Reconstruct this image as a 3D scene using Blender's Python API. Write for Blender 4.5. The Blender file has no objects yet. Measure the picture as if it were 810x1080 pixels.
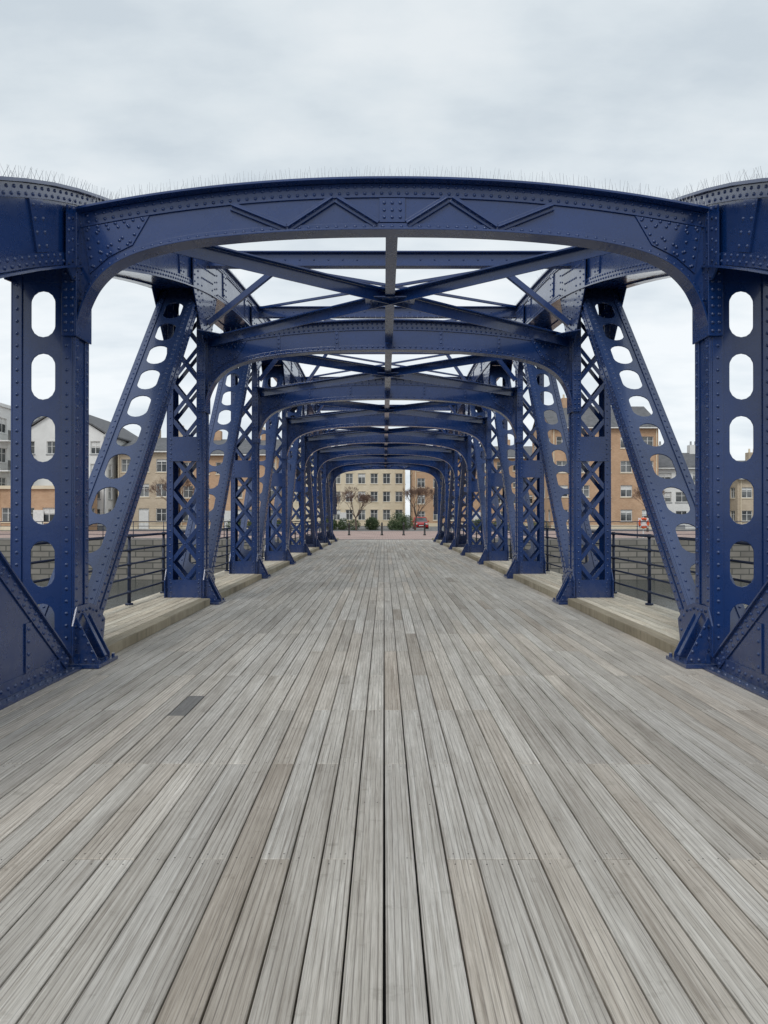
import bpy, bmesh, math, random
import numpy as np
from mathutils import Vector, Matrix
R=random.Random(7)
scene=bpy.context.scene
# ------------------------------------------------------------------ helpers
def empty(name,loc=(0,0,0)):
    e=bpy.data.objects.new(name,None); e.location=loc
    scene.collection.objects.link(e); return e
class MB:
    def __init__(s): s.v=[];s.f=[]
    def add(s,vs,fs):
        b=len(s.v); s.v+= [tuple(v) for v in vs]; s.f+=[tuple(i+b for i in f) for f in fs]
    def obox(s,o,a,b,c):
        o=Vector(o);a=Vector(a);b=Vector(b);c=Vector(c)
        s.add([o,o+a,o+a+b,o+b,o+c,o+a+c,o+a+b+c,o+b+c],[(0,3,2,1),(4,5,6,7),(0,1,5,4),(1,2,6,5),(2,3,7,6),(3,0,4,7)])
    def box(s,x0,x1,y0,y1,z0,z1):
        x0,x1=min(x0,x1),max(x0,x1)
        s.obox((x0,y0,z0),(x1-x0,0,0),(0,y1-y0,0),(0,0,z1-z0))
    def beam(s,p,q,w,h,side):
        p=Vector(p);q=Vector(q);d=(q-p);side=Vector(side)
        n=d.normalized(); side=(side-n*side.dot(n)).normalized(); up=n.cross(side).normalized()
        s.obox(p-side*w/2-up*h/2,d,side*w,up*h)
    def prism(s,pts,d):
        n=len(pts);d=Vector(d);pts=[Vector(p) for p in pts]
        s.add(pts+[p+d for p in pts],[tuple(range(n))[::-1],tuple(range(n,2*n))]+[(i,(i+1)%n,(i+1)%n+n,i+n) for i in range(n)])
    def sweep(s,rings):
        k=len(rings[0]);vs=[v for r in rings for v in r];fs=[]
        for i in range(len(rings)-1):
            for j in range(k):
                a=i*k+j;b=i*k+(j+1)%k
                fs.append((a,b,b+k,a+k))
        fs.append(tuple(range(k))[::-1]);fs.append(tuple(range((len(rings)-1)*k,len(rings)*k)))
        s.add(vs,fs)
    def tube(s,p,q,r0,r1=None,n=8):
        r1=r0 if r1 is None else r1
        p=Vector(p);q=Vector(q);d=(q-p).normalized()
        a=d.orthogonal().normalized();b=d.cross(a)
        s.sweep([[p+(a*math.cos(t)+b*math.sin(t))*r0 for t in [2*math.pi*i/n for i in range(n)]],
                 [q+(a*math.cos(t)+b*math.sin(t))*r1 for t in [2*math.pi*i/n for i in range(n)]]])
    def ball(s,c,r,n=8,sz=1):
        rings=[]
        for i in range(1,n//2):
            ph=math.pi*i/(n//2)
            rings.append([(c[0]+r*math.sin(ph)*math.cos(2*math.pi*j/n),c[1]+r*math.sin(ph)*math.sin(2*math.pi*j/n),c[2]-r*sz*math.cos(ph)) for j in range(n)])
        s.sweep(rings)
    def perf(s,o,U,V,N,L0,L1,w,hw,hh,pitch,sh=0.0):
        o=Vector(o);U=Vector(U).normalized();V=Vector(V).normalized();N=Vector(N)
        n=max(1,int((L1-L0)/pitch)); rem=(L1-L0)-n*pitch
        if rem>0.01:
            s.obox(o+U*(L1-rem)-V*w/2,U*rem,V*w,N)
        r=hw/2; st=hh/2-r
        ang=[2*math.pi*i/28 for i in range(28)]
        ca=math.atan2(w/2,pitch/2)
        ang+= [ca,math.pi-ca,math.pi+ca,2*math.pi-ca]; ang=sorted(ang)
        for k in range(n):
            c=o+U*(L0+pitch*(k+.5))
            ins=[];out=[]
            for t in ang:
                cu,cv=math.cos(t),math.sin(t)
                th=1e9
                if abs(cv)>1e-6:
                    t1=r/abs(cv)
                    if abs(t1*cu)<=st: th=t1
                if th>1e8:
                    th=st*abs(cu)+math.sqrt(max(0,r*r-st*st*cv*cv))
                to=min((pitch/2)/max(abs(cu),1e-6),(w/2)/max(abs(cv),1e-6))
                ins.append(c+U*th*cu+V*(th*cv+sh)); out.append(c+U*to*cu+V*to*cv)
            m=len(ang)
            vs=ins+out+[p+N for p in ins]+[p+N for p in out];fs=[]
            for i in range(m):
                j=(i+1)%m
                fs+= [(i,m+i,m+j,j),(2*m+i,2*m+j,3*m+j,3*m+i),(i,j,2*m+j,2*m+i)]
            s.add(vs,fs)
    def obj(s,name,mat,parent=None,smooth=False,recalc=True,bevel=0):
        me=bpy.data.meshes.new(name);me.from_pydata(s.v,[],s.f);me.update()
        if recalc:
            bm=bmesh.new();bm.from_mesh(me);bmesh.ops.recalc_face_normals(bm,faces=bm.faces);bm.to_mesh(me);bm.free()
        if smooth: me.polygons.foreach_set('use_smooth',[True]*len(me.polygons))
        o=bpy.data.objects.new(name,me);scene.collection.objects.link(o)
        if mat: me.materials.append(mat)
        if parent: o.parent=parent
        if bevel:
            b=o.modifiers.new('Bevel','BEVEL');b.width=bevel;b.segments=2;b.limit_method='ANGLE';b.angle_limit=math.radians(50)
        return o
# ------------------------------------------------------------------ materials
def mk(name):
    m=bpy.data.materials.new(name);m.use_nodes=True;nt=m.node_tree
    return m,nt,nt.nodes['Principled BSDF']
def N(nt,t,**k):
    n=nt.nodes.new(t)
    for a,b in k.items():
        if a in n.inputs.keys(): n.inputs[a].default_value=b
        else: setattr(n,a,b)
    return n
def noise(nt,vec,scale,detail=4,rough=.55):
    n=N(nt,'ShaderNodeTexNoise');n.inputs['Scale'].default_value=scale;n.inputs['Detail'].default_value=detail;n.inputs['Roughness'].default_value=rough
    if vec: nt.links.new(vec,n.inputs['Vector'])
    return n.outputs['Fac']
def ramp(nt,fac,stops):
    r=N(nt,'ShaderNodeValToRGB');nt.links.new(fac,r.inputs[0])
    e=r.color_ramp.elements
    while len(e)<len(stops): e.new(.5)
    for i,(p,c) in enumerate(stops):
        e[i].position=p;e[i].color=(*c,1) if len(c)==3 else c
    return r.outputs[0]
def mapping(nt,vec,sc):
    m=N(nt,'ShaderNodeMapping');m.inputs['Scale'].default_value=sc;nt.links.new(vec,m.inputs['Vector']);return m.outputs[0]
def mathn(nt,op,a,b=None,c=None):
    n=N(nt,'ShaderNodeMath');n.operation=op
    for i,x in enumerate((a,b,c)):
        if x is None: continue
        if isinstance(x,(int,float)): n.inputs[i].default_value=x
        else: nt.links.new(x,n.inputs[i])
    return n.outputs[0]
def mixc(nt,f,a,b,mode='MIX'):
    n=N(nt,'ShaderNodeMix');n.data_type='RGBA';n.blend_type=mode
    for s,x in ((n.inputs[0],f),(n.inputs[6],a),(n.inputs[7],b)):
        if isinstance(x,(int,float)): s.default_value=x
        elif isinstance(x,tuple): s.default_value=(*x,1)
        else: nt.links.new(x,s)
    return n.outputs[2]
def bump(nt,bs,h,st,dist):
    b=N(nt,'ShaderNodeBump');b.inputs['Strength'].default_value=st;b.inputs['Distance'].default_value=dist
    nt.links.new(h,b.inputs['Height']);nt.links.new(b.outputs[0],bs.inputs['Normal'])
def simple(name,c1,c2,scale=3,rough=.8,bst=.2,bd=.01,stretch=(1,1,1),metal=0):
    m,nt,bs=mk(name);tc=N(nt,'ShaderNodeTexCoord').outputs['Object']
    v=mapping(nt,tc,stretch)
    f=noise(nt,v,scale,6,.6)
    nt.links.new(ramp(nt,f,[(.3,c1),(.7,c2)]),bs.inputs['Base Color'])
    bs.inputs['Roughness'].default_value=rough;bs.inputs['Metallic'].default_value=metal
    bump(nt,bs,noise(nt,v,scale*6,4),bst,bd)
    return m
def steel_mat():
    m,nt,bs=mk('blue_steel_paint');tc=N(nt,'ShaderNodeTexCoord').outputs['Object']
    f=noise(nt,tc,1.3,6,.6);g=noise(nt,mapping(nt,tc,(9,9,1.2)),2.2,5,.7)
    c=ramp(nt,f,[(.25,(.004,.027,.118)),(.75,(.007,.038,.165))])
    gr=ramp(nt,g,[(.62,(0,0,0)),(.84,(.26,.26,.26))])
    c=mixc(nt,gr,c,(.035,.07,.15))
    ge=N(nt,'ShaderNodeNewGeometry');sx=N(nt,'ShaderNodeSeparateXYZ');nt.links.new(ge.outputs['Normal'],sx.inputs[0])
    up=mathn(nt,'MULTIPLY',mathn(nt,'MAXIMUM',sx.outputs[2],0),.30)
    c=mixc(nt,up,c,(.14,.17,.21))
    # dust splashed up from the deck
    sz=N(nt,'ShaderNodeSeparateXYZ');nt.links.new(tc,sz.inputs[0])
    low=mathn(nt,'MAXIMUM',mathn(nt,'MULTIPLY_ADD',sz.outputs[2],-2.2,1.0),0.0)
    dn=ramp(nt,noise(nt,tc,12,5,.7),[(.42,(0,0,0)),(.65,(1,1,1))])
    low=mathn(nt,'MULTIPLY',mathn(nt,'MINIMUM',low,1.0),mathn(nt,'MULTIPLY',dn,.30))
    c=mixc(nt,low,c,(.16,.15,.14))
    nt.links.new(c,bs.inputs['Base Color'])
    rr=N(nt,'ShaderNodeMapRange');nt.links.new(noise(nt,tc,5,5,.7),rr.inputs[0]);rr.inputs[3].default_value=.16;rr.inputs[4].default_value=.40
    nt.links.new(rr.outputs[0],bs.inputs['Roughness'])
    bs.inputs['IOR'].default_value=1.52
    bs.inputs['Coat Weight'].default_value=.45;bs.inputs['Coat Roughness'].default_value=.08
    bump(nt,bs,noise(nt,tc,6,4,.55),.18,.012)
    return m
STEEL=steel_mat()
def wood_mat(name,base=1.0,warm=0.0,groove=.55):
    m,nt,bs=mk(name)
    uv=N(nt,'ShaderNodeUVMap');uv.uv_map='UVMap'
    at=N(nt,'ShaderNodeAttribute');at.attribute_name='rnd'
    sp=N(nt,'ShaderNodeSeparateColor');nt.links.new(at.outputs['Color'],sp.inputs[0])
    r1,r2,r3=sp.outputs[0],sp.outputs[1],sp.outputs[2]
    g1=noise(nt,mapping(nt,uv.outputs[0],(38,.55,1)),1.6,8,.70)
    g2=noise(nt,mapping(nt,uv.outputs[0],(260,5.0,1)),1.0,5,.7)
    g3=noise(nt,mapping(nt,uv.outputs[0],(7,.9,1)),1.0,4,.6)
    tc=N(nt,'ShaderNodeTexCoord').outputs['Object']
    big=noise(nt,tc,.6,5,.6); spots=noise(nt,tc,8,4,.65)
    k=base
    light=(.62*k,(.598-.02*warm)*k,(.555-.06*warm)*k); mid=(.45*k,(.424-.01*warm)*k,(.382-.04*warm)*k); dark=(.23*k,.204*k,(.175-.02*warm)*k)
    c=ramp(nt,g1,[(.30,dark),(.44,mid),(.66,light)])
    c2=ramp(nt,g2,[(.32,(.55,.535,.52)),(.54,(1.05,1.05,1.05))])
    c=mixc(nt,.75,c,c2,'MULTIPLY')
    c=mixc(nt,1.0,c,ramp(nt,g3,[(.30,(.80,.78,.76)),(.55,(1,1,1)),(.75,(1.08,1.08,1.08))]),'MULTIPLY')
    tone=ramp(nt,r1,[(0,(.68,.655,.63)),(.25,(.88,.865,.85)),(.7,(1.0,1.0,1.0)),(1,(1.12,1.12,1.12))])
    c=mixc(nt,1.0,c,tone,'MULTIPLY')
    hue=ramp(nt,r2,[(0,(1.05,.985,.91)),(.4,(1.01,1,.975)),(1,(.99,.995,.995))])
    c=mixc(nt,.8,c,hue,'MULTIPLY')
    c=mixc(nt,1.0,c,ramp(nt,big,[(.3,(.86,.855,.85)),(.65,(1.05,1.05,1.05))]),'MULTIPLY')
    c=mixc(nt,1.0,c,ramp(nt,spots,[(.26,(.74,.73,.71)),(.40,(1,1,1))]),'MULTIPLY')
    dk=mixc(nt,r3,c,(.10,.105,.11))
    su=N(nt,'ShaderNodeSeparateXYZ');nt.links.new(uv.outputs[0],su.inputs[0])
    wv=mathn(nt,'SINE',mathn(nt,'MULTIPLY',su.outputs[0],2*math.pi/.0262))
    gro=mathn(nt,'POWER',mathn(nt,'MULTIPLY_ADD',wv,.5,.5),14)
    wear=ramp(nt,noise(nt,mapping(nt,uv.outputs[0],(9,.5,1)),1.3,4,.6),[(.36,(0,0,0)),(.58,(1,1,1))])
    gm=mathn(nt,'MULTIPLY',mathn(nt,'MULTIPLY',gro,wear),groove)
    dk=mixc(nt,gm,dk,(.13,.115,.10))
    nt.links.new(dk,bs.inputs['Base Color'])
    bs.inputs['Roughness'].default_value=.75
    h=mathn(nt,'SUBTRACT',mathn(nt,'MULTIPLY_ADD',g2,.8,mathn(nt,'MULTIPLY',g1,1.0)),mathn(nt,'MULTIPLY',gm,.9))
    bump(nt,bs,h,.5,.003)
    return m
WOOD=wood_mat('weathered_deck_timber',1.08,0,.7); WOOD2=wood_mat('pale_walkway_timber',1.35,1.2)
KERBW=wood_mat('kerb_timber',.72,2.2,.2)
DARK=simple('dark_underside',(.01,.01,.01),(.02,.02,.02),3,.9)
SCREW=simple('screw_steel',(.06,.06,.06),(.14,.13,.12),30,.6,metal=.5)
GALV=simple('spike_wire',(.45,.46,.47),(.6,.6,.62),9,.35,metal=.5)
STONE=simple('quay_stone',(.20,.19,.18),(.34,.32,.30),1.5,.9,.5,.03)
# ------------------------------------------------------------------ rivets
RIV=[]
def rivline(p,q,n,pitch=.12,inset=.05):
    p=Vector(p);q=Vector(q);L=(q-p).length
    if L<2*inset+.01: return
    k=max(1,int(round((L-2*inset)/pitch)))
    for i in range(k+1):
        t=(inset+(L-2*inset)*i/k)/L
        RIV.append((p.lerp(q,t),Vector(n)))
def rivets_obj(parent):
    vs=[];fs=[]
    for p,nn in RIV:
        n=7 if p.y<20 else 5
        nn=nn.normalized();a=nn.orthogonal().normalized();b=nn.cross(a);B=len(vs)
        for (r,h) in ((.019,-.001),(.0135,.010)):
            for j in range(n):
                t=2*math.pi*j/n;vs.append(tuple(p+(a*math.cos(t)+b*math.sin(t))*r+nn*h))
        vs.append(tuple(p+nn*.014))
        for j in range(n):
            k=(j+1)%n
            fs.append((B+j,B+k,B+n+k,B+n+j));fs.append((B+n+j,B+n+k,B+2*n))
    m=MB();m.v=vs;m.f=fs
    return m.obj('rivets',STEEL,parent,smooth=True,recalc=False)
# ------------------------------------------------------------------ bridge
WI,WO=3.18,3.81;WC=(WI+WO)/2
FY=[7.84+5.5*i for i in range(8)]
CN=[(-2.2,.15),(1.2,1.65),(4.5,3.12),(7.84,4.44),(13.34,5.75),(18.84,6.3),(24.34,6.58),(29.84,6.58),(35.34,6.3),(40.84,5.75),(46.34,4.47),(48.6,3.1),(49.8,1.9)]
def chz(y):
    n=len(CN)
    def tg(i):
        a=CN[max(0,i-1)];b=CN[min(n-1,i+1)];return (b[1]-a[1])/(b[0]-a[0])
    for i in range(n-1):
        if y<=CN[i+1][0] or i==n-2:
            y0,z0=CN[i];y1,z1=CN[i+1];h=y1-y0;t=(y-y0)/h
            return (2*t**3-3*t*t+1)*z0+(t**3-2*t*t+t)*h*tg(i)+(-2*t**3+3*t*t)*z1+(t**3-t*t)*h*tg(i+1)
def chn(y):
    d=(chz(y+.02)-chz(y-.02))/.04;l=math.hypot(1,d);return (-d/l,1/l),(1/l,d/l)
bridge=empty('swing_bridge')
def chp(x,y,n):
    (ny,nz),_=chn(y);return (x,y+ny*n,chz(y)+nz*n)
def csweep(mb,x0,x1,n0,n1,y0,y1,step=.55):
    k=max(1,int((y1-y0)/step));ys=[y0+(y1-y0)*i/k for i in range(k+1)]
    mb.sweep([[chp(x0,y,n0),chp(x1,y,n0),chp(x1,y,n1),chp(x0,y,n1)] for y in ys])
H=.35
chord=MB();spk=MB()
for s in (-1,1):
    csweep(chord,s*3.20,s*3.79,-H,H,-2.2,49.8)
    csweep(chord,s*3.13,s*3.86,H+.002,H+.03,-2.2,49.8)
    for a,b in ((3.12,3.28),(3.71,3.87)):
        csweep(chord,s*a,s*b,-H-.022,-H-.002,-2.2,49.8)
    csweep(chord,s*3.182,s*3.198,H-.12,H-.003,-2.2,49.8)
    csweep(chord,s*3.182,s*3.198,-H+.003,-H+.12,-2.2,49.8)
    y=2.5
    while y<49:
        p=.13 if y<20 else .26
        for n in (H-.035,H-.09,-H+.035,-H+.09):
            yy=y+(p/2 if n in(H-.09,-H+.09) else 0)
            RIV.append((Vector(chp(s*3.182,yy,n)),Vector((-s,0,0))))
        y+=p
    for yb in [5.2,6.9]+[f+d for f in FY for d in (1.6,3.9)]:
        if yb>48: continue
        chord.prism([chp(s*3.180,yb-.13,-H+.125),chp(s*3.180,yb+.13,-H+.125),chp(s*3.180,yb+.13,H-.125),chp(s*3.180,yb-.13,H-.125)],(s*.019,0,0))
        for dd in (-.08,.08):
            rivline(chp(s*3.180,yb+dd,-H+.125),chp(s*3.180,yb+dd,H-.125),(-s,0,0),.11)
    y=2.5
    while y<47:
        for xx in (3.16,3.5,3.83):
            b=Vector(chp(s*xx,y+R.uniform(-.01,.01),H+.03));t=b+Vector((R.choice((-.035,0,.035))+R.uniform(-.012,.012),R.uniform(-.02,.02),.10))
            spk.tube(b,t,.0024,.0012,3)
        y+=.045 if y<15 else .18
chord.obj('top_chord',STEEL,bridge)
posts=MB();diag=MB();guss=MB();lat=MB();feet=MB()
for i,Yf in enumerate(FY):
    for s in (-1,1):
        zt=chz(Yf)-H+.02
        d=.18
        posts.box(s*WI,s*(WI+.016),Yf-d,Yf+d,0.0,zt)
        posts.box(s*(WO-.016),s*WO,Yf-d,(Yf-.04) if i==0 else (Yf+d),0.0,zt)
        for x0,x1 in ((WI+.018,WI+.12),(WO-.11,WO-.018)):
            posts.box(s*x0,s*x1,Yf-d-.002,Yf-d+.014,0.0,zt)
            if i>0 or x0<3.4: posts.box(s*x0,s*x1,Yf+d-.014,Yf+d+.002,0.0,zt)
            rivline((s*(x0+x1)/2,Yf-d-.002,0),(s*(x0+x1)/2,Yf-d-.002,zt),(0,-1,0),.12 if i<3 else .2)
        for y0,y1 in ((Yf-d,Yf-d+.1),(Yf+d-.1,Yf+d)):
            posts.box(s*(WI-.014),s*(WI-.001),y0,y1,0.01,zt)
            rivline((s*(WI-.014),(y0+y1)/2,0),(s*(WI-.014),(y0+y1)/2,zt),(-s,0,0),.12 if i<3 else .2)
        if i==0:
            posts.perf((s*WC,Yf-d+.016,0),(0,0,1),(1,0,0),(0,.014,0),.09,zt,WO-WI-.04,.24,.46,.625)
        else:
            z=.1;ph=.62
            xa,xb=WI+.07,WO-.07
            while z+ph<zt:
                for yy in (Yf-d+.016,Yf+d-.045):
                    lat.beam((s*xa,yy+.006,z),(s*xb,yy+.006,z+ph),.065,.012,(1,0,0))
                    lat.beam((s*xb,yy+.020,z),(s*xa,yy+.020,z+ph),.065,.012,(1,0,0))
                RIV.append((Vector((s*WC,Yf-d+.015,z+ph/2)),Vector((0,-1,0))))
                z+=ph
            for z0 in (0.0,2.45):
                lat.box(s*(WI+.03),s*(WO-.03),Yf-d-.012,Yf-d-.003,z0,z0+.42)
                for xx in (WI+.08,WO-.08): rivline((s*xx,Yf-d-.012,z0),(s*xx,Yf-d-.012,z0+.42),(0,-1,0),.09)
        for yy in (Yf-d,Yf+d-.02):
            feet.prism([(s*(WI-.018),yy,.04),(s*(WI-.24),yy,.04),(s*(WI-.24),yy,.09),(s*(WI-.018),yy,.52)],(0,.016,0))
        feet.obox((s*(WI-.25),Yf-.03,.09),(0,.06,0),(-s*.012,0,0),(s*.22,0,.43))
        feet.box(s*(WI-.29),s*(WI+.03),Yf-.27,Yf+.27,.004,.038)
        feet.box(s*(WI-.018),s*(WI-.06),Yf-.2,Yf+.2,.04,.14)
        for yy in (-.2,0.0,.2):
            feet.tube((s*(WI-.265),Yf+yy,.038),(s*(WI-.265),Yf+yy,.075),.018,n=6)
        rivline((s*(WI-.21),Yf-d,.11),(s*(WI-.05),Yf-d,.44),(0,-1,0),.08)
        rivline((s*(WI-.22),Yf-d,.07),(s*(WI-.03),Yf-d,.07),(0,-1,0),.07,.02)
        feet.box(s*(WI+.03),s*(WO+.05),Yf-.3,Yf-.19,.004,.10)
        up0=1 if i<4 else -1
        base=[(-.26,.0),(.55,.0),(.62,.26),(.40,.42),(.18,.48),(-.16,.48),(-.26,.3)]
        for x0,x1 in ((WI-.030,WI-.016),(WO+.002,WO+.018)):
            guss.prism([(s*x0,Yf+a*up0,z+.12) for a,z in base],(s*(x1-x0),0,0))
        cx,cz=.15,.23
        pr=[Vector((s*(WI-.030),Yf+up0*(cx+(a-cx)*.84),.12+cz+(z-cz)*.78)) for a,z in base]
        for k in range(len(pr)): rivline(pr[k],pr[(k+1)%len(pr)],(-s,0,0),.10,.0)
        if i in (0,7): w1=w2=.42; dn=.25
        else: w1=1.0;w2=.75;dn=.95
        if i>=4: w1,w2=w2,w1
        poly=[(-w1,chz(Yf-w1)+H-.13),(w2,chz(Yf+w2)+H-.13),(w2,chz(Yf+w2)-H+.05),(.28,chz(Yf)-H-dn*.75),(-.28,chz(Yf)-H-dn),(-w1,chz(Yf-w1)-H-.02)]
        if i>=4: poly=[(-w1,chz(Yf-w1)+H-.13),(w2,chz(Yf+w2)+H-.13),(w2,chz(Yf+w2)-H-.02),(.28,chz(Yf)-H-dn),(-.28,chz(Yf)-H-dn*.75),(-w1,chz(Yf-w1)-H+.05)]
        for x0,x1 in ((WI-.034,WI-.016),(WO+.002,WO+.018)):
            guss.prism([(s*x0,Yf+a,z) for a,z in poly],(s*(x1-x0),0,0))
        cz=sum(p[1] for p in poly)/6
        for sc in (.93,.72,.45):
            pr=[Vector((s*(WI-.034),Yf+a*sc,cz+(z-cz)*sc)) for a,z in poly]
            for k in range(6): rivline(pr[k],pr[(k+1)%6],(-s,0,0),.11 if i<3 else .2,.0)
def diagonal(s,ya,za,yb,zb,perf=True,pitch=.12):
    p=Vector((0,ya,za));q=Vector((0,yb,zb));L=(q-p).length;U=(q-p)/L
    Nn=Vector((0,-U.z,U.y))
    if Nn.z<0: Nn=-Nn
    d=.115
    for x0,x1 in ((WI+.018,WI+.034),(WO-.034,WO-.018)):
        diag.obox(p+Vector((s*x0,0,0))-Nn*d,U*L,Nn*2*d,(s*(x1-x0),0,0))
    for x0,x1 in ((WI+.036,WI+.12),(WO-.11,WO-.036)):
        diag.obox(p+Vector((s*x0,0,0))+Nn*(d-.012),U*L,Nn*.014,(s*(x1-x0),0,0))
        xm=s*(x0+x1)/2
        rivline(p+Vector((xm,0,0))+Nn*(d+.002),q+Vector((xm,0,0))+Nn*(d+.002),Nn,pitch)
    diag.obox(p+Vector((s*(WI+.036),0,0))-Nn*(d+.002),U*L,Nn*.014,(s*.08,0,0))
    for n0,n1 in ((d-.09,d),(-d,-d+.09)):
        diag.obox(p+Vector((s*(WI+.004),0,0))+Nn*n0,U*L,Nn*(n1-n0),(s*.012,0,0))
        nm=(n0+n1)/2
        rivline(p+Vector((s*(WI+.004),0,0))+Nn*nm,q+Vector((s*(WI+.004),0,0))+Nn*nm,(-s,0,0),pitch)
    diag.perf(p+Vector((s*WC,0,0))+Nn*(d-.03),U,(1,0,0),Nn*.014,.5,L-.3,WO-WI-.09,.28,.48,.62)
    diag.obox(p+Vector((s*(WI+.045),0,0))+Nn*(d-.03),U*.5,Nn*.014,(s*(WO-WI-.09),0,0))
for s in (-1,1):
    for i in range(3): diagonal(s,FY[i]+.22,.15,FY[i+1]-.12,chz(FY[i+1])-.2,pitch=.12 if i<2 else .2)
    diagonal(s,FY[3]+.22,.15,FY[4]-.15,chz(FY[4])-.3,pitch=.25)
    for i in range(4,7): diagonal(s,FY[i+1]-.22,.15,FY[i]+.12,chz(FY[i])-.2,pitch=.25)
    for x0,x1 in ((WI-.01,WI+.008),(WO-.008,WO+.01)):
        diag.prism([(s*x0,3.0,.02),(s*x0,7.42,.02),(s*x0,7.50,.10),(s*x0,4.55,2.37),(s*x0,3.0,1.9)],(s*(x1-x0),0,0))
    a=Vector((0,7.52,.12));b=Vector((0,4.55,2.40));U=(b-a).normalized();Nn=Vector((0,-U.z,U.y)); Nn=Nn if Nn.z>0 else -Nn
    diag.obox(a+Vector((s*3.13,0,0)),b-a,Nn*.016,(s*.74,0,0))
    diag.obox(a+Vector((s*(WI-.024),0,0))-Nn*.12,b-a,Nn*.118,(s*.012,0,0))
    for n in (.035,.09): rivline(a+Vector((s*(WI-.024),0,0))-Nn*n,b+Vector((s*(WI-.024),0,0))-Nn*n,(-s,0,0),.12)
    diag.box(s*(WI-.024),s*(WI-.012),3,7.30,.03,.15);rivline((s*(WI-.024),3,.09),(s*(WI-.024),7.3,.09),(-s,0,0),.12)
    diag.box(s*3.05,s*3.9,3,7.55,.004,.028);rivline((s*3.10,3,.028),(s*3.10,7.5,.028),(0,0,1),.14)
    for yy in (5.0,5.9,6.6):
        zt=.12+(7.52-yy-.1)*.768-.17
        diag.box(s*(WI-.024),s*(WI-.012),yy,yy+.1,.152,zt)
        rivline((s*(WI-.024),yy+.05,.15),(s*(WI-.024),yy+.05,zt),(-s,0,0),.12)
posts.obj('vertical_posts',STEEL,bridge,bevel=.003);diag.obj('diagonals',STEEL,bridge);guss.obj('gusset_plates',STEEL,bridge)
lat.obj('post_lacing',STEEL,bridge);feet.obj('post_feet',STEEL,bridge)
# portal arches
bx=np.array([0,.6,1.2,1.8,2.2,2.5,2.72,2.88,3.0,3.08,3.13,3.165]);bz=np.array([4.385,4.378,4.352,4.30,4.24,4.165,4.075,3.965,3.83,3.68,3.54,3.40])
def cr(P,n=6):
    out=[]
    for i in range(len(P)-1):
        p0=P[max(0,i-1)];p1=P[i];p2=P[i+1];p3=P[min(len(P)-1,i+2)]
        for k in range(n):
            t=k/n
            out.append(tuple(.5*((2*p1[j])+(-p0[j]+p2[j])*t+(2*p0[j]-5*p1[j]+4*p2[j]-p3[j])*t*t+(-p0[j]+3*p1[j]-3*p2[j]+p3[j])*t**3) for j in (0,1)))
    out.append(tuple(P[-1]));return out
half=cr(list(zip(bx,bz)),5)
bot=[(-x,z) for x,z in half[::-1]]+half[1:]
topz=lambda x:4.860-.315*(abs(x)/3.2)**2.1
def offs(c,d):
    o=[]
    for i,(x,z) in enumerate(c):
        a=c[max(0,i-1)];b=c[min(len(c)-1,i+1)];tx,tz=b[0]-a[0],b[1]-a[1];l=math.hypot(tx,tz)
        o.append((x-tz/l*d,z+tx/l*d))
    return o
topc=[(x,topz(x)) for x in np.linspace(-3.165,3.165,61)]
def stripc(mb,A,B,y0,y1):
    mb.sweep([[(a[0],y0,a[1]),(a[0],y1,a[1]),(b[0],y1,b[1]),(b[0],y0,b[1])] for a,b in zip(A,B)])
def resample(c,step):
    out=[];acc=0;nxt=0
    for i in range(len(c)-1):
        a=Vector(c[i]);b=Vector(c[i+1]);l=(b-a).length
        while nxt<=acc+l: out.append(a.lerp(b,(nxt-acc)/l));nxt+=step
        acc+=l
    return out
arch=MB();brace=MB()
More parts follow.
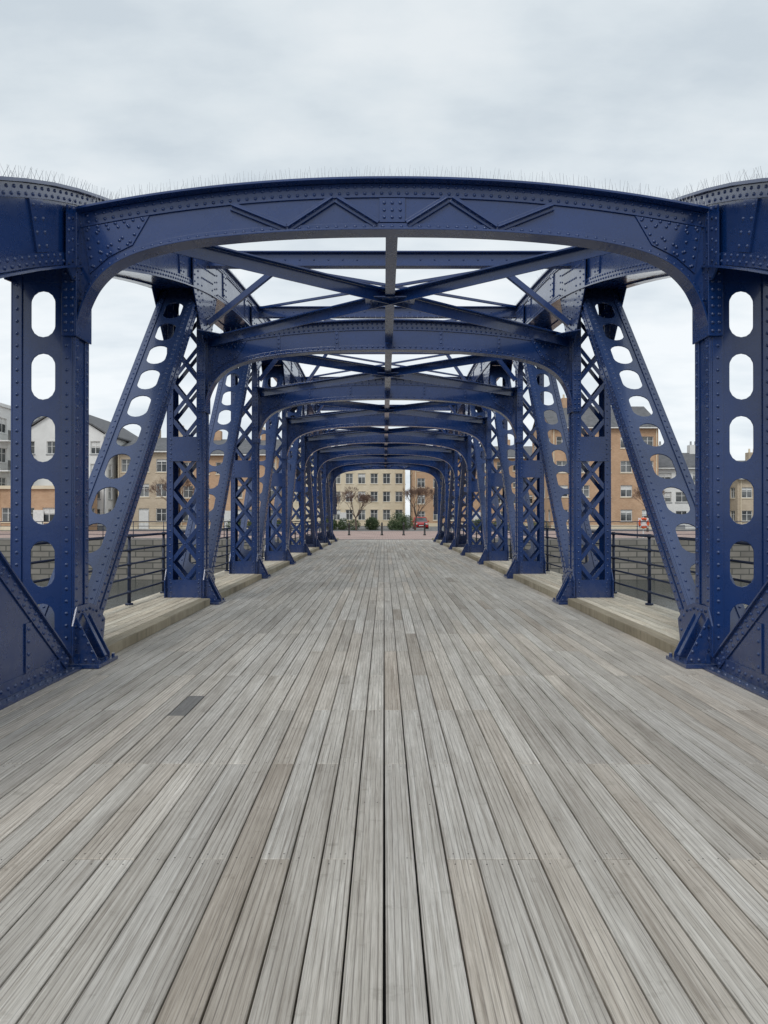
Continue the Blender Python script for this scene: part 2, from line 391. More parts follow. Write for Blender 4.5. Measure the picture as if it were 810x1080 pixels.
for i,Yf in enumerate(FY):
    y=Yf-.10
    webtop=[(x,topz(x)) for x,z in bot]
    stripc(arch,webtop,bot,y,y+.014)
    stripc(arch,offs(topc,.002),offs(topc,.026),y-.13,y+.15)
    stripc(arch,offs(bot,-.022),offs(bot,-.001),y-.11,y+.12)
    stripc(arch,offs(topc,-.14),offs(topc,-.001),y-.018,y-.001)
    stripc(arch,offs(bot,.0),offs(bot,.075),y-.016,y-.001)
    stripc(arch,offs(topc,-.12),offs(topc,-.001),y+.015,y+.03)
    p=.085 if i<2 else .17
    for d,o in ((-.035,0),(-.10,p/2)):
        for q in resample(offs(topc,d),p): RIV.append((Vector((q[0],y-.018,q[1])),Vector((0,-1,0))))
    for q in resample(offs(bot,.040),p*1.1): RIV.append((Vector((q[0],y-.016,q[1])),Vector((0,-1,0))))
    if i==0 or i==7:
        for (xa,za,xb,zb) in ((-1.62,4.63,-1.07,4.41),(-.60,4.705,-1.05,4.41),(-.56,4.705,-.15,4.45),(.56,4.705,.15,4.45),(.60,4.705,1.05,4.41),(1.62,4.63,1.07,4.41)):
            arch.beam((xa,y-.014,za),(xb,y-.014,zb),.028,.085,(0,1,0))
            rivline((xa,y-.028,za),(xb,y-.028,zb),(0,-1,0),.09)
            arch.beam((xa,y-.045,za),(xb,y-.045,zb),.04,.012,(0,1,0))
        arch.box(-.13,.13,y-.020,y-.002,4.468,4.712)
        for xx in (-.08,0,.08): rivline((xx,y-.020,4.468),(xx,y-.020,4.712),(0,-1,0),.075)
    for sx in (-1,1):
        pl=[(2.45,topz(2.45)-.145),(3.12,topz(3.12)-.145),(3.05,3.95),(2.86,4.12),(2.62,4.24)]
        arch.prism([(sx*a,y-.014,z) for a,z in pl],(0,.012,0))
        for k in range(len(pl)):
            c=(2.84,4.35);a=pl[k];b=pl[(k+1)%len(pl)]
            for sc in (.86,.5):
                rivline((sx*(c[0]+(a[0]-c[0])*sc),y-.014,c[1]+(a[1]-c[1])*sc),(sx*(c[0]+(b[0]-c[0])*sc),y-.014,c[1]+(b[1]-c[1])*sc),(0,-1,0),.09,.02)
        for xx in () if i in(0,7) else (.9,1.9):
            arch.box(sx*(xx-.03),sx*(xx+.03),y-.016,y-.002,float(np.interp(xx,bx,bz))+.08,topz(xx)-.145)
            rivline((sx*xx,y-.016,float(np.interp(xx,bx,bz))+.08),(sx*xx,y-.016,topz(xx)-.145),(0,-1,0),.09)
        arch.box(sx*3.15,sx*3.29,Yf-.215,Yf-.197,3.30,4.55)
        for xx in (3.185,3.25): rivline((sx*xx,Yf-.215,3.30),(sx*xx,Yf-.215,4.55),(0,-1,0),.085)
        arch.prism([(sx*3.14,Yf-.22,3.30),(sx*3.158,Yf-.22,3.30),(sx*3.158,Yf-.22,4.53),(sx*3.14,Yf-.22,4.53)],(0,.4,0))
    st=.035 if i==0 else .09
    if i<4:
        for q in resample(offs(topc,.026),st):
            for yy in (-.12,0,.13) if i==0 else (0,):
                b=Vector((q[0]+R.uniform(-.006,.006),y+yy,q[1]));spk.tube(b,b+Vector((R.uniform(-.02,.02),R.choice((-.035,0,.035)),.10)),.0022,.0012,3)
    if 0<i<7:
        zu=chz(Yf)+.22
        brace.box(-WI,WI,Yf-.09,Yf+.09,zu+.11,zu+.13);brace.box(-WI,WI,Yf-.09,Yf+.09,zu-.13,zu-.11);brace.box(-WI,WI,Yf-.008,Yf+.008,zu-.109,zu+.109)
        for sx in (-1,1):
            brace.beam((sx*3.14,Yf,4.85),(sx*1.9,Yf,zu-.12),.1,.09,(0,1,0))
            rivline((sx*.5,Yf-.008,zu),(sx*3.1,Yf-.008,zu),(0,-1,0),.25)
    if i<7:
        Y2=FY[i+1];zl=4.60
        for sx in (-1,1):
            off=.0 if sx<0 else -.03
            brace.beam((sx*3.12,Yf+.1,zl+off),(-sx*3.12,Y2-.1,zl+off),.17,.018,(1,0,0))
            brace.beam((sx*3.12,Yf+.1,zl-.09+off*.2),(-sx*3.12,Y2-.1,zl-.09+off*.2),.016,.15,(1,0,0))
            if i in range(1,6):
                brace.beam((sx*3.12,Yf+.1,chz(Yf)+.33+off),(-sx*3.12,Y2-.1,chz(Y2)+.33+off),.08,.05,(1,0,0))
        brace.box(-.065,.065,Yf-.05,Y2-.13,4.50,4.518);brace.box(-.008,.008,Yf-.05,Y2-.13,4.52,4.66);brace.box(-.05,.05,Yf-.05,Y2-.13,4.66,4.675)
        ym=(Yf+Y2)/2
        brace.prism([(-.34,ym-.2,4.478),(.34,ym-.2,4.478),(.34,ym+.2,4.478),(-.34,ym+.2,4.478)],(0,0,.014))
        for sx in (-1,1):
            brace.prism([(sx*3.14,Yf+.0,4.56),(sx*3.14,Yf+.7,4.56),(sx*2.5,Yf+.0,4.56)],(0,0,.012))
            brace.prism([(sx*3.14,Y2-.14,4.56),(sx*3.14,Y2-.8,4.56),(sx*2.5,Y2-.14,4.56)],(0,0,.012))
            for t in (.12,.24,.36,.48):
                RIV.append((Vector((sx*(3.05-t),Y2-.25,4.56)),Vector((0,0,-1))))
            for a in (.1,.18,.26):
                for b in (-.12,0,.12): RIV.append((Vector((sx*a,ym+b,4.478)),Vector((0,0,-1))))
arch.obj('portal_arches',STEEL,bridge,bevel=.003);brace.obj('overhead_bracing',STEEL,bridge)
spk.obj('bird_spikes',GALV,bridge,recalc=False)
rivets_obj(bridge)
und=MB()
for s in (-1,1):
    und.box(s*3.2,s*3.79,-3,50,-1.3,-.21);und.box(s*4.2,s*4.25,-3,50,-.35,-.03)
for k in range(19): und.box(-4.2,4.2,-2.5+k*2.9,-2.3+k*2.9,-.7,-.22)
und.obj('bottom_girders',STEEL,bridge)
# ------------------------------------------------------------------ deck
def planks(name,cells,mat,parent,th=.04,bev=.004):
    vs=[];fs=[];uvs=[];cols=[]
    for (x0,x1,y0,y1,z,c) in cells:
        b=len(vs);o=R.uniform(0,60)
        for (xx0,xx1,yy0,yy1,zz) in ((x0,x1,y0,y1,z-th),(x0,x1,y0,y1,z-bev),(x0+bev,x1-bev,y0+bev,y1-bev,z)):
            vs+=[(xx0,yy0,zz),(xx1,yy0,zz),(xx1,yy1,zz),(xx0,yy1,zz)]
        ff=[(8,9,10,11)]
        for l in (0,4):
            for j in range(4): ff.append((l+j,l+(j+1)%4,l+4+(j+1)%4,l+4+j))
        for f in ff:
            fs.append(tuple(b+k for k in f))
            for k in f:
                v=vs[b+k];uvs+= [v[0]-x0,v[1]-y0+o] ;cols+=[c[0],c[1],c[2],1]
    me=bpy.data.meshes.new(name);me.from_pydata(vs,[],fs);me.update()
    ul=me.uv_layers.new(name='UVMap');ul.data.foreach_set('uv',uvs)
    ca=me.color_attributes.new('rnd','FLOAT_COLOR','CORNER');ca.data.foreach_set('color',cols)
    o=bpy.data.objects.new(name,me);scene.collection.objects.link(o);me.materials.append(mat)
    if parent:o.parent=parent
    return o
deck=empty('timber_deck')
P=.1365;gap=.007;SH=-.083
cells=[];scr=MB()
for ci,kk in enumerate(range(-30,31)):
    a=kk*P+SH;b=a+P
    inner=abs(a+P/2)<3.14
    y1lim=50 if inner else 7.9
    off=3.375+(1.30 if (ci%2) else 0)+(1.3 if R.random()<.22 else 0)
    y=off-2.6*3
    while y<y1lim:
        L=2.6
        if R.random()<.12: L=1.3
        if R.random()<.10: L=3.9
        ya,yb=max(y,-3),min(y+L,y1lim)
        if yb-ya>.1:
            r=min(1,max(0,R.gauss(.58,.24)));c=(r,R.random(),0)
            ga=.006 if kk==0 else gap/2
            segs=[(ya,yb,c)]
            if a<=-1.72<b and (ya<6.45 and yb>5.80):
                segs=[];lo,hi=5.80,6.45
                if ya<lo: segs.append((ya,min(yb,lo),c))
                if max(ya,lo)<min(yb,hi): segs.append((max(ya,lo),min(yb,hi),(.2,1,.72)))
                if yb>hi: segs.append((max(ya,hi),yb,c))
            for (u,v,cc) in segs:
                if v-u<.02: continue
                dz=R.uniform(-.0015,.0015)
                cells.append((a+ga+R.uniform(0,.001),b-gap/2-R.uniform(0,.001),u+.0035,v-.0035,dz,cc))
                if v<12 and v-u>.2:
                    ends=[u+.05,v-.05]
                    if v-u>2: ends.append((u+v)/2+R.uniform(-.02,.02))
                    for yy in ends:
                        for xx in (a+.035,b-.035):
                            if R.random()<.85: scr.tube((xx,yy,dz-.002),(xx+R.uniform(-.001,.001),yy,dz+.0008),.0040,n=6)
        y+=L
planks('planks',cells,WOOD,deck)
scr.obj('screws',SCREW,deck,recalc=False)
sub=MB();sub.box(-4.2,4.2,-3,50,-.2,-.045);sub.obj('subframe',DARK,deck)
walk=empty('side_walkway')
cells=[];kc=[]
for s in (-1,1):
    xs=[3.21+.125*k for k in range(8)]
    for a in xs:
        y=8.16+R.uniform(0,1.5)-1.5
        while y<49.9:
            L=R.choice((2.4,3.0,1.8));ya,yb=max(y,8.16),min(y+L,49.9)
            if yb>ya+.05:
                x0,x1=(a+.005,a+.120) if s>0 else (-a-.120,-a-.005)
                cells.append((x0,x1,ya+.003,yb-.003,.115+R.uniform(-.002,.002),(R.uniform(.3,1),R.uniform(0,.6),0)))
            y+=L
    for i in range(8):
        y0=FY[i]+.32;y1=(FY[i+1]-.32) if i<7 else 49.9
        x0,x1=(3.03,3.20) if s>0 else (-3.20,-3.03)
        n=2;st=(y1-y0)/n
        for k in range(n): kc.append((x0,x1,y0+st*k+.003,y0+st*(k+1)-.003,.12,(R.uniform(.2,1),R.uniform(0,.5),0)))
planks('walkway_planks',cells,WOOD2,walk);planks('kerb_boards',kc,KERBW,walk,th=.117,bev=.008)
m=MB()
for s in (-1,1): m.box(s*3.205,s*4.2,8.16,49.9,.004,.07)
m.obj('walkway_bearers',DARK,walk)
def railing(name,path,zb,h,post_every,rails,mat,r=.021):
    e=empty(name);m=MB()
    for (p,q) in path:
        p=Vector(p);q=Vector(q);L=(q-p).length;n=max(1,round(L/post_every))
        for zr in rails: m.tube((p.x,p.y,zb+zr),(q.x,q.y,zb+zr),r if zr==rails[-1] else r*.75,n=8)
        for k in range(n+1):
            c=p.lerp(q,k/n)
            m.tube((c.x,c.y,zb),(c.x,c.y,zb+h-.02),.03,.024,8)
            m.tube((c.x,c.y,zb),(c.x,c.y,zb+.03),.065,n=8)
            for zr in rails: m.ball((c.x,c.y,zb+zr),.042,8)
    m.obj('rails_and_posts',mat,e,smooth=True)
    return e
RAIL=simple('dark_rail_paint',(.008,.016,.045),(.014,.026,.07),4,.45)
for s in (-1,1):
    railing('bridge_railing',[((s*4.08,8.3,0),(s*4.08,49.6,0))],.115,1.08,1.85,(.2,.42,.64,.86,1.08),RAIL)
# ------------------------------------------------------------------ ground / water
GR=simple('ground_tarmac',(.12,.12,.12),(.20,.195,.19),.4,.9,.3,.02)
m=MB()
def q(x0,x1,y0,y1,z): m.add([(x0,y0,z),(x1,y0,z),(x1,y1,z),(x0,y1,z)],[(0,1,2,3)])
q(-2500,2500,50.02,3000,-.01);q(-2500,2500,-2500,-3.02,-.01);q(-2500,-300,-3.02,50.02,-.01);q(300,2500,-3.02,50.02,-.01)
m.obj('ground',GR,recalc=False)
def brick_mat(name,c1,c2,mortar,sc=1.0,rough=.85):
    mm,nt,bs=mk(name);tc=N(nt,'ShaderNodeTexCoord').outputs['Object']
    sp=N(nt,'ShaderNodeSeparateXYZ');nt.links.new(tc,sp.inputs[0])
    cb=N(nt,'ShaderNodeCombineXYZ')
    nt.links.new(mathn(nt,'ADD',sp.outputs[0],sp.outputs[1]),cb.inputs[0]);nt.links.new(sp.outputs[2],cb.inputs[1])
    b=N(nt,'ShaderNodeTexBrick');nt.links.new(cb.outputs[0],b.inputs['Vector'])
    b.inputs['Color1'].default_value=(*c1,1);b.inputs['Color2'].default_value=(*c2,1);b.inputs['Mortar'].default_value=(*mortar,1)
    b.inputs['Scale'].default_value=1;b.inputs['Brick Width'].default_value=.225*sc;b.inputs['Row Height'].default_value=.075*sc;b.inputs['Mortar Size'].default_value=.008*sc
    f=noise(nt,tc,.5,6,.65)
    c=mixc(nt,1.0,b.outputs[0],ramp(nt,f,[(.3,(.78,.76,.74)),(.7,(1.1,1.1,1.1))]),'MULTIPLY')
    nt.links.new(c,bs.inputs['Base Color']);bs.inputs['Roughness'].default_value=rough
    return mm
QW=brick_mat('quay_masonry',(.20,.19,.17),(.28,.26,.23),(.10,.10,.09),5)
m=MB();m.box(-300,300,50.0,51.0,-4,-.02);m.box(-300,300,-4,-3.0,-4,-.02);m.obj('quay_wall',QW)
m=MB()
m.box(-300,-4.3,50.005,50.7,-.015,.10);m.box(4.3,300,50.005,50.7,-.015,.10);m.obj('quay_coping',STONE)
wm,nt,bs=mk('dock_water');bs.inputs['Base Color'].default_value=(.025,.035,.035,1);bs.inputs['Roughness'].default_value=.08
tc=N(nt,'ShaderNodeTexCoord').outputs['Object'];bump(nt,bs,noise(nt,mapping(nt,tc,(1,2,1)),1.4,5,.6),.5,.08)
m=MB();q(-300,300,-3.02,50.02,-2.6);m.obj('water',wm,recalc=False)
def pave_mat():
    mm,nt,bs=mk('pink_block_paving');tc=N(nt,'ShaderNodeTexCoord').outputs['Object']
    b=N(nt,'ShaderNodeTexBrick');nt.links.new(tc,b.inputs['Vector']);b.inputs['Scale'].default_value=1
    b.inputs['Color1'].default_value=(.36,.25,.215,1);b.inputs['Color2'].default_value=(.44,.33,.29,1);b.inputs['Mortar'].default_value=(.18,.15,.14,1)
    b.inputs['Brick Width'].default_value=.4;b.inputs['Row Height'].default_value=.2;b.inputs['Mortar Size'].default_value=.012
    c=mixc(nt,1.0,b.outputs[0],ramp(nt,noise(nt,tc,.35,5,.6),[(.3,(.8,.8,.8)),(.7,(1.12,1.1,1.1))]),'MULTIPLY')
    nt.links.new(c,bs.inputs['Base Color']);bs.inputs['Roughness'].default_value=.85;return mm
m=MB();q(-45,45,51.0,80,-.004);m.obj('pavement',pave_mat(),recalc=False)
AS=simple('asphalt',(.05,.05,.052),(.085,.085,.085),1.5,.85)
m=MB();q(-120,120,88,97,-.004);m.obj('road',AS,recalc=False)
KB=simple('kerb_granite',(.25,.25,.24),(.38,.37,.36),3,.8)
m=MB();m.box(-120,120,87.8,88,-.012,.11);m.box(-120,120,97,97.2,-.012,.11);m.obj('kerb',KB)
WP=simple('road_paint',(.6,.6,.58),(.8,.8,.78),6,.7)
m=MB()
for k in range(-20,20): q(k*6,k*6+3,92.45,92.55,0.0)
m.obj('road_marking',WP,recalc=False)
for s in (-1,1):
    railing('quay_railing',[((s*4.6,50.35,0),(s*90,50.35,0))],.10,1.1,2.0,(.25,.5,.78,1.08),RAIL,.024)
# ------------------------------------------------------------------ buildings
GLASS,nt,bs=mk('window_glass');bs.inputs['Roughness'].default_value=.06
tc=N(nt,'ShaderNodeTexCoord').outputs['Object']
nt.links.new(ramp(nt,noise(nt,tc,.45,2),[(.4,(.03,.035,.04)),(.65,(.20,.21,.21))]),bs.inputs['Base Color'])
WFR=simple('white_window_frame',(.6,.6,.58),(.75,.75,.73),4,.6)
SLATE=simple('slate_roof',(.08,.085,.09),(.15,.15,.16),2,.8,.4,.03)
ORB=brick_mat('orange_brick',(.50,.29,.165),(.58,.37,.22),(.46,.39,.31))
BUFF=brick_mat('buff_brick',(.52,.42,.30),(.60,.50,.37),(.48,.43,.36))
WRD=simple('white_render',(.70,.70,.68),(.80,.80,.78),.8,.85,.1)
CRM=simple('cream_stone',(.62,.53,.38),(.74,.65,.50),.8,.85,.2)
GREY=simple('grey_cladding',(.24,.25,.26),(.34,.35,.36),.8,.6)
def building(name,x0,x1,y0,dep,h,fl,bays,wall,ww=1.1,wh=1.4,roof='flat',rh=2.5,sill=WFR,balc=False,trim=None):
    e=empty(name);W=MB();G=MB();F=MB();T=MB()
    Wd=x1-x0;bw=Wd/bays;fh=(h-.5)/fl
    def face(org,ud,nd,width,nb):
        bwid=width/nb
        us=[0.0];zs=[0.0]
        for k in range(nb): c=(k+.5)*bwid; us+=[c-ww/2,c+ww/2]
        us.append(width)
        for k in range(fl): c=k*fh+.95; zs+=[c,min(c+wh,(k+1)*fh-.15)]
        zs.append(h)
        O=Vector(org);U=Vector(ud);Nn=Vector(nd)
        def P(u,z,d=0): return O+U*u+Vector((0,0,z))-Nn*d
        for a in range(len(us)-1):
            for b in range(len(zs)-1):
                u0,u1,z0,z1=us[a],us[a+1],zs[b],zs[b+1]
                if a%2==1 and b%2==1:
                    dd=.16
                    for (p1,p2) in (((u0,z0),(u1,z0)),((u1,z0),(u1,z1)),((u1,z1),(u0,z1)),((u0,z1),(u0,z0))):
                        W.add([P(*p1),P(*p2),P(*p2,dd),P(*p1,dd)],[(0,1,2,3)])
                    G.add([P(u0,z0,dd),P(u1,z0,dd),P(u1,z1,dd),P(u0,z1,dd)],[(0,1,2,3)])
                    f=.07
                    for (a0,a1,b0,b1) in ((u0,u0+f,z0,z1),(u1-f,u1,z0,z1),(u0+f,u1-f,z0,z0+f),(u0+f,u1-f,z1-f,z1),((u0+u1)/2-.035,(u0+u1)/2+.035,z0+f,z1-f),):
                        F.obox(P(a0,b0,dd-.01),U*(a1-a0),(0,0,b1-b0),Nn*.05)
                    F.obox(P(u0+f,z0+(z1-z0)*.6,dd-.008),U*(u1-u0-2*f),(0,0,.05),Nn*.04)
                    T.obox(P(u0-.08,z0-.11,-.002),U*(u1-u0+.16),(0,0,.10),Nn*.07)
                    if R.random()<.3:
                        zb=z0+(z1-z0)*R.uniform(.4,.8)
                        F.obox(P(u0+f,zb,dd-.003),U*(u1-u0-2*f),(0,0,z1-f-zb),Nn*.002)
                    if trim: T.obox(P(u0-.08,z1+.01,-.002),U*(u1-u0+.16),(0,0,.18),Nn*.04)
                    if balc and b>1 and a%4==1:
                        G.obox(P(u0-.5,z0-.9,-1.2),U*(u1-u0+1),(0,0,1.05),Nn*.03)
                        T.obox(P(u0-.5,z0-1.05,-.002),U*(u1-u0+1),(0,0,.12),Nn*1.25)
                else:
                    W.add([P(u0,z0),P(u1,z0),P(u1,z1),P(u0,z1)],[(0,1,2,3)])
    face((x0,y0,0),(1,0,0),(0,-1,0),Wd,bays)
    nb=max(1,int(dep/bw))
    face((x0,y0+dep,0),(0,-1,0),(-1,0,0),dep,nb)
    face((x1,y0,0),(0,1,0),(1,0,0),dep,nb)
    W.add([(x0,y0+dep,0),(x1,y0+dep,0),(x1,y0+dep,h),(x0,y0+dep,h)],[(0,1,2,3)])
    RF=MB()
    if roof=='flat':
        RF.box(x0+.3,x1-.3,y0+.3,y0+dep-.3,h-.2,h-.1)
        T.box(x0-.2,x1+.2,y0-.25,y0+.3,h+.003,h+.35);T.box(x0-.2,x1+.2,y0+dep-.3,y0+dep+.2,h+.003,h+.35)
        T.box(x0-.2,x0+.3,y0+.303,y0+dep-.303,h+.003,h+.35);T.box(x1-.3,x1+.2,y0+.303,y0+dep-.303,h+.003,h+.35)
    elif roof=='x':
        ym=y0+dep/2
        for (ya,yb) in ((y0-.4,ym),(y0+dep+.4,ym)):
            RF.prism([(x0-.3,ya,h-.05),(x1+.3,ya,h-.05),(x1+.3,yb,h+rh),(x0-.3,yb,h+rh)],(0,0,.18))
        for xx in (x0,x1): W.add([(xx,y0,h),(xx,y0+dep,h),(xx,ym,h+rh)],[(0,1,2)])
        F.box(x0-.3,x1+.3,y0-.52,y0-.405,h-.15,h)
        for xx in (x0+Wd*.2,x0+Wd*.75):
            W.box(xx,xx+1.3,ym-.5,ym+.5,h+rh-.8,h+rh+1.2)
            for k in (.3,.9): T.tube((xx+k,ym,h+rh+1.2),(xx+k,ym,h+rh+1.7),.14,.12)
    else:
        xm=(x0+x1)/2
        for (xa,xb) in ((x0-.4,xm),(x1+.4,xm)):
            RF.prism([(xa,y0-.3,h-.05),(xb,y0-.3,h+rh),(xb,y0+dep,h+rh),(xa,y0+dep,h-.05)],(0,0,.18))
        W.add([(x0,y0,h),(x1,y0,h),(xm,y0,h+rh)],[(0,1,2)]);W.add([(x0,y0+dep,h),(x1,y0+dep,h),(xm,y0+dep,h+rh)],[(0,1,2)])
        G.tube((xm,y0-.01,h+rh*.3),(xm,y0-.03,h+rh*.3),.55,n=16)
    T.box(x0-.05,x0+Wd*.5-.7,y0-.06,y0-.002,0,.5);T.box(x0+Wd*.5+.7,x1+.05,y0-.06,y0-.002,0,.5)
    F.box(x0+Wd*.5-.55,x0+Wd*.5+.55,y0-.05,y0-.003,0,2.2)
    for k in (.02,.98): T.tube((x0+Wd*k,y0-.1,.1),(x0+Wd*k,y0-.1,h-.1),.06)
    W.obj('walls',wall,e,recalc=False);G.obj('windows',GLASS,e,recalc=False);F.obj('window_frames',WFR,e);T.obj('sills_and_trim',sill,e);RF.obj('roof',SLATE,e)
    return e
building('cream_office_building',-17,3.4,126,14,12.4,4,10,CRM,1.2,1.7,'flat',sill=CRM,trim=True)
building('orange_brick_flats',4.4,24,118,14,10.6,4,8,ORB,1.2,1.4,'x',2.2,sill=CRM)
building('brick_apartment_building',20,32.8,92,12,12.2,4,5,ORB,1.4,1.4,'x',3.2,sill=CRM)
building('white_apartment_building',34,42.5,96,12,7.6,3,4,WRD,1.6,1.3,'x',2.2,sill=GREY)
building('cream_terrace',43.2,62,94,11,6.2,2,8,BUFF,1.3,1.3,'x',2.4,sill=CRM)
building('brick_apartment_building',66,95,96,14,13,4,10,ORB,1.3,1.4,'x',3,sill=CRM)
building('balcony_apartment_building',-56,-41.5,82,14,13.4,4,6,WRD,1.7,1.6,'flat',sill=WRD,balc=True)
building('white_gabled_warehouse',-41,-31.2,86,18,10.6,4,4,WRD,1.1,1.5,'y',3.2,sill=GREY)
building('buff_brick_warehouse',-30.6,-24.6,88,16,9.0,3,3,BUFF,1.2,1.5,'x',2.2,sill=CRM)
building('orange_brick_flats',-24.0,-12.5,90,12,8.8,3,6,ORB,1.2,1.4,'x',2.2,sill=CRM)
building('brick_annex',-40.6,-32,80.5,5,4.4,1,4,ORB,1.3,1.5,'flat',sill=CRM)
building('balcony_apartment_building',-90,-62,84,14,15,5,10,BUFF,1.5,1.6,'flat',sill=GREY,balc=True)
# ------------------------------------------------------------------ trees
BARK=simple('bark',(.07,.05,.04),(.14,.10,.08),6,.9,.5,.02)
TWIG=simple('twigs',(.11,.065,.05),(.19,.12,.09),3,.9)
def tree(x,y,h,seed):
    rr=random.Random(seed);e=empty('bare_tree');A=MB();B=MB()
    def br(p,d,L,r,lv):
        nseg=2;pp=Vector(p);dd=Vector(d)
        for k in range(nseg):
            nd=(dd+Vector((rr.uniform(-.15,.15),rr.uniform(-.15,.15),rr.uniform(-.02,.12)))).normalized()
            qn=pp+nd*L/nseg;r2=r*(.86)
            (A if lv<3 else B).tube(pp,qn,r,r2,6 if lv<3 else 3);pp=qn;dd=nd;r=r2
        if lv>=6: return
        for k in range(3 if lv else 6):
            a=rr.uniform(0,2*math.pi);sp=rr.uniform(.4,.95)
            nd=(dd+Vector((math.cos(a)*sp,math.sin(a)*sp,rr.uniform(-.05,.3)))).normalized()
            br(pp,nd,L*rr.uniform(.64,.84),max(r*.62,.010),lv+1)
    br((x,y,0),(0,0,1),h*.26,h*.022,0)
    A.obj('trunk_and_limbs',BARK,e,recalc=False);B.obj('twigs',TWIG,e,recalc=False)
tree(-3.1,84,5.2,3);tree(3.4,86,5.6,5);tree(-6.0,85.5,4.6,21);tree(-21,78,6.5,9);tree(26,76,5,11)
LEAF=simple('hedge_leaves',(.03,.055,.02),(.08,.12,.045),5,.7)
def shrub(name,x,y,w,d,h,seed,n=2600):
    rr=random.Random(seed);M=MB()
    lob=[(rr.uniform(-w/2,w/2)*.7,rr.uniform(-d/2,d/2)*.6,h*rr.uniform(.3,.6),rr.uniform(.35,.6)*h) for _ in range(max(4,int(w*1.3)))]
    for _ in range(n):
        l=rr.choice(lob);v=Vector((rr.gauss(0,1),rr.gauss(0,1),rr.gauss(0,1))).normalized()*l[3]*rr.uniform(.6,1.05)
        c=Vector((x+l[0],y+l[1],l[2]))+v
        if c.z<.02: c.z=rr.uniform(.02,.3)
        a=Vector((rr.gauss(0,1),rr.gauss(0,1),rr.gauss(0,1))).normalized();b=a.orthogonal().normalized();s=rr.uniform(.05,.09)
        M.add([c-a*s,c+b*s*.6,c+a*s,c-b*s*.6],[(0,1,2,3)])
    M.obj(name,LEAF,recalc=False)
shrub('hedge',-4.6,86.5,6.5,1.6,1.3,1,5000);shrub('hedge',1.0,86.5,3.0,1.4,1.0,2,3000);shrub('evergreen_shrub',2.1,85.2,1.8,1.5,1.9,4);shrub('evergreen_shrub',-1.1,86.4,1.5,1.3,1.4,14);shrub('hedge',-14,86,9,1.5,1.2,6,5000)
shrub('hedge',14,86,12,1.5,1.2,8,6000)
BLK=simple('black_cast_iron',(.012,.012,.014),(.03,.03,.03),8,.45)
def bollard(x,y):
    e=empty('bollard');m=MB()
    prof=[(.11,0),(.11,.08),(.075,.12),(.065,.8),(.085,.83),(.085,.88),(.06,.90),(.075,.97),(.05,1.03),(.01,1.05)]
    m.sweep([[(x+r*math.cos(2*math.pi*j/12),y+r*math.sin(2*math.pi*j/12),z) for j in range(12)] for r,z in prof])
    m.obj('post',BLK,e,smooth=True)
for x in (-4.6,-2.9,-.25,1.5,3.2,4.8): bollard(x,62)
ORG=simple('orange_plastic',(.65,.08,.02),(.75,.12,.03),5,.45)
def lifebuoy(x,y):
    e=empty('lifebuoy_station');m=MB();m.tube((x,y,0),(x,y,1.5),.035,n=10);m.box(x-.34,x+.34,y-.03,y-.005,.75,1.42);m.obj('post_and_backboard',WRD,e)
    t=MB();n=24;k=8;vs=[];fs=[]
    for i in range(n):
        a=2*math.pi*i/n
        for j in range(k):
            b=2*math.pi*j/k;r=.29+.075*math.cos(b);vs.append((x+r*math.cos(a),y-.11+.06*math.sin(b),1.08+r*math.sin(a)))
    for i in range(n):
        for j in range(k): fs.append((i*k+j,((i+1)%n)*k+j,((i+1)%n)*k+(j+1)%k,i*k+(j+1)%k))
    t.add(vs,fs);t.obj('ring',ORG,e,smooth=True)
    w=MB()
    for a in (45,135,225,315):
        c=math.radians(a);w.obox((x+.20*math.cos(c)-.04*math.sin(c),y-.18,1.08+.2*math.sin(c)+.04*math.cos(c)),(.18*math.cos(c),0,.18*math.sin(c)),(.08*math.sin(c),0,-.08*math.cos(c)),(0,.02,0))
    w.obj('bands',WFR,e)
lifebuoy(17.2,51.2);lifebuoy(-26.0,51.2)
RED=simple('red_car_paint',(.42,.012,.012),(.50,.02,.02),2,.25,.0)
TYRE=simple('tyre_rubber',(.01,.01,.01),(.025,.025,.025),9,.8)
LAMP=simple('headlamp',(.7,.7,.7),(.85,.85,.85),9,.15)
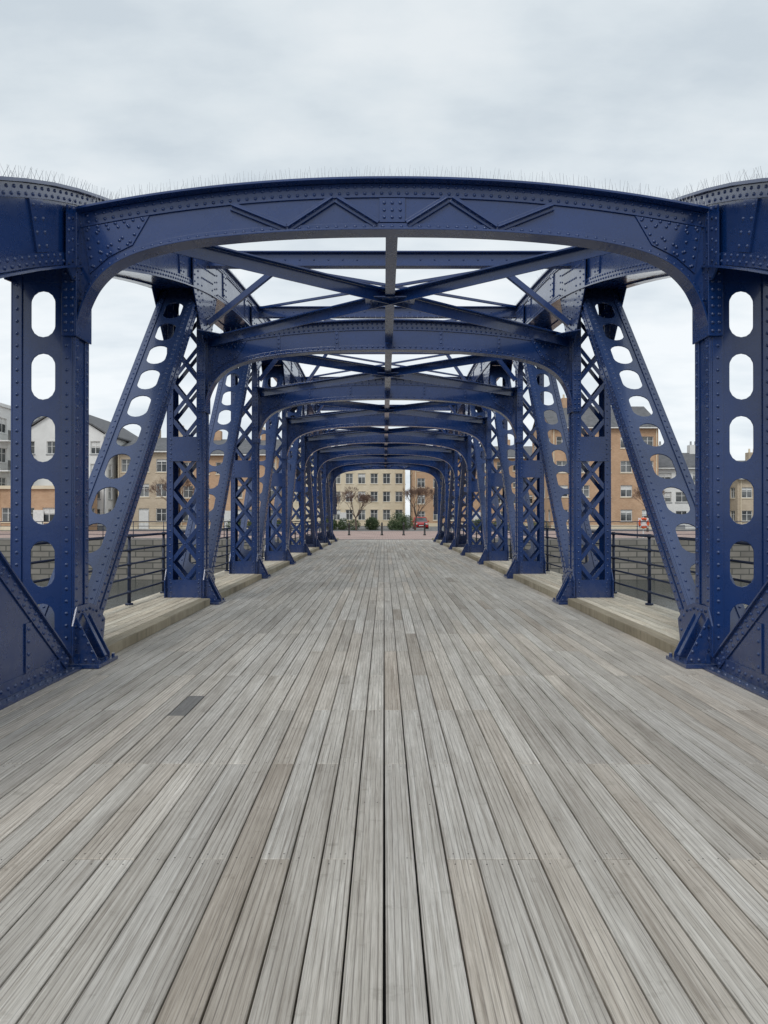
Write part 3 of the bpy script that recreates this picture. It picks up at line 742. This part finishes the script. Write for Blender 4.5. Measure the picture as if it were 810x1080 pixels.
def car(x,y):
    e=empty('parked_car',(x,y,0));b=MB();g=MB();t=MB();l=MB()
    prof=[(-2.0,.35,.62,.72),(-1.9,.25,.72,.82),(-1.2,.22,.86,.86),(-.85,.22,.92,.87),(1.75,.22,.96,.87),(1.95,.28,.9,.82),(2.02,.4,.75,.75)]
    b.sweep([[(-w,yy,z0),(w,yy,z0),(w,yy,z0+(z1-z0)*.7),(w*.92,yy,z1),(-w*.92,yy,z1),(-w,yy,z0+(z1-z0)*.7)] for yy,z0,z1,w in prof])
    cab=[(-.95,.91,.78,.93),(-.25,.91,.66,1.40),(.5,.91,.66,1.47),(1.3,.91,.64,1.42),(1.85,.91,.72,.97)]
    g.sweep([[(-.79,yy,.9),(.79,yy,.9),(w,yy,z1-.03),(-w,yy,z1-.03)] for yy,_,w,z1 in cab])
    b.sweep([[(-w-.01,yy,z1-.04),(w+.01,yy,z1-.04),(w-.05,yy,z1+.02),(-w+.05,yy,z1+.02)] for yy,_,w,z1 in cab[1:4]])
    for s in (-1,1):
        b.beam((s*.79,-.95,.92),(s*.67,-.25,1.4),.06,.05,(1,0,0));b.beam((s*.67,1.3,1.4),(s*.75,1.85,.95),.07,.09,(1,0,0));b.beam((s*.8,.45,.92),(s*.675,.45,1.43),.05,.08,(1,0,0))
        b.box(s*.86,s*1.0,-.75,-.6,.9,1.05)
        l.box(s*.45,s*.75,-2.0,-1.88,.60,.74)
        for yy in (-1.25,1.3): t.tube((s*.68,yy,.31),(s*.885,yy,.31),.31,n=20);l.tube((s*.886,yy,.31),(s*.892,yy,.31),.19,n=12)
    t.box(-.4,.4,-2.03,-1.99,.40,.56);l.box(-.26,.26,-2.05,-2.032,.43,.53)
    b.obj('body',RED,e,bevel=.02);g.obj('windows',GLASS,e);t.obj('tyres_and_grille',TYRE,e);l.obj('lamps_and_plates',LAMP,e)
car(4.2,90.5)
# ------------------------------------------------------------------ sky, sun, camera
w=bpy.data.worlds.new('World');scene.world=w;w.use_nodes=True;nt=w.node_tree
bg=nt.nodes['Background'];sky=N(nt,'ShaderNodeTexSky');sky.sky_type='NISHITA';sky.sun_disc=False
sky.sun_elevation=math.radians(48);sky.sun_rotation=math.radians(200)
tc=N(nt,'ShaderNodeTexCoord').outputs['Generated']
sp=N(nt,'ShaderNodeSeparateXYZ');nt.links.new(tc,sp.inputs[0])
zz=mathn(nt,'MAXIMUM',sp.outputs[2],0.0)
den=mathn(nt,'ADD',zz,.22)
cb=N(nt,'ShaderNodeCombineXYZ');nt.links.new(mathn(nt,'DIVIDE',sp.outputs[0],den),cb.inputs[0]);nt.links.new(mathn(nt,'DIVIDE',sp.outputs[1],den),cb.inputs[1])
n1=noise(nt,cb.outputs[0],1.5,8,.5)
n2=noise(nt,mapping(nt,cb.outputs[0],(1,2.0,1)),3.4,6,.55)
nn=mathn(nt,'ADD',mathn(nt,'MULTIPLY',n1,.70),mathn(nt,'MULTIPLY',n2,.30))
cl=ramp(nt,nn,[(.40,(.76,.80,.84)),(.49,(.89,.915,.935)),(.58,(1.0,1.0,1.0))])
gr=ramp(nt,zz,[(0,(.90,.94,.97)),(.22,(.90,.94,.965)),(.45,(.77,.82,.85)),(1,(.84,.88,.91))])
c=mixc(nt,1.0,gr,cl,'MULTIPLY')
vm=N(nt,'ShaderNodeVectorMath');vm.operation='SCALE';vm.inputs['Scale'].default_value=10.6;nt.links.new(c,vm.inputs[0])
c=mixc(nt,.94,sky.outputs[0],vm.outputs[0])
nt.links.new(c,bg.inputs[0]);bg.inputs[1].default_value=.1
sl=bpy.data.lights.new('sun','SUN');sl.energy=1.3;sl.angle=math.radians(22);sl.color=(1,.98,.95)
so=bpy.data.objects.new('sun',sl);scene.collection.objects.link(so)
el=math.radians(48);az=math.radians(200)
dirv=Vector((math.sin(az)*math.cos(el),math.cos(az)*math.cos(el),math.sin(el)))
so.rotation_euler=dirv.to_track_quat('Z','Y').to_euler()
cam=bpy.data.cameras.new('camera');co=bpy.data.objects.new('camera',cam);scene.collection.objects.link(co)
cam.sensor_fit='HORIZONTAL';cam.sensor_width=36;cam.lens=36;cam.clip_end=5000;cam.clip_start=.05
co.location=(-.083,0,1.5);co.rotation_euler=(math.radians(90.35),0,0)
scene.camera=co
scene.view_settings.view_transform='Standard';scene.view_settings.look='None';scene.view_settings.exposure=0
print('rivets',len(RIV))
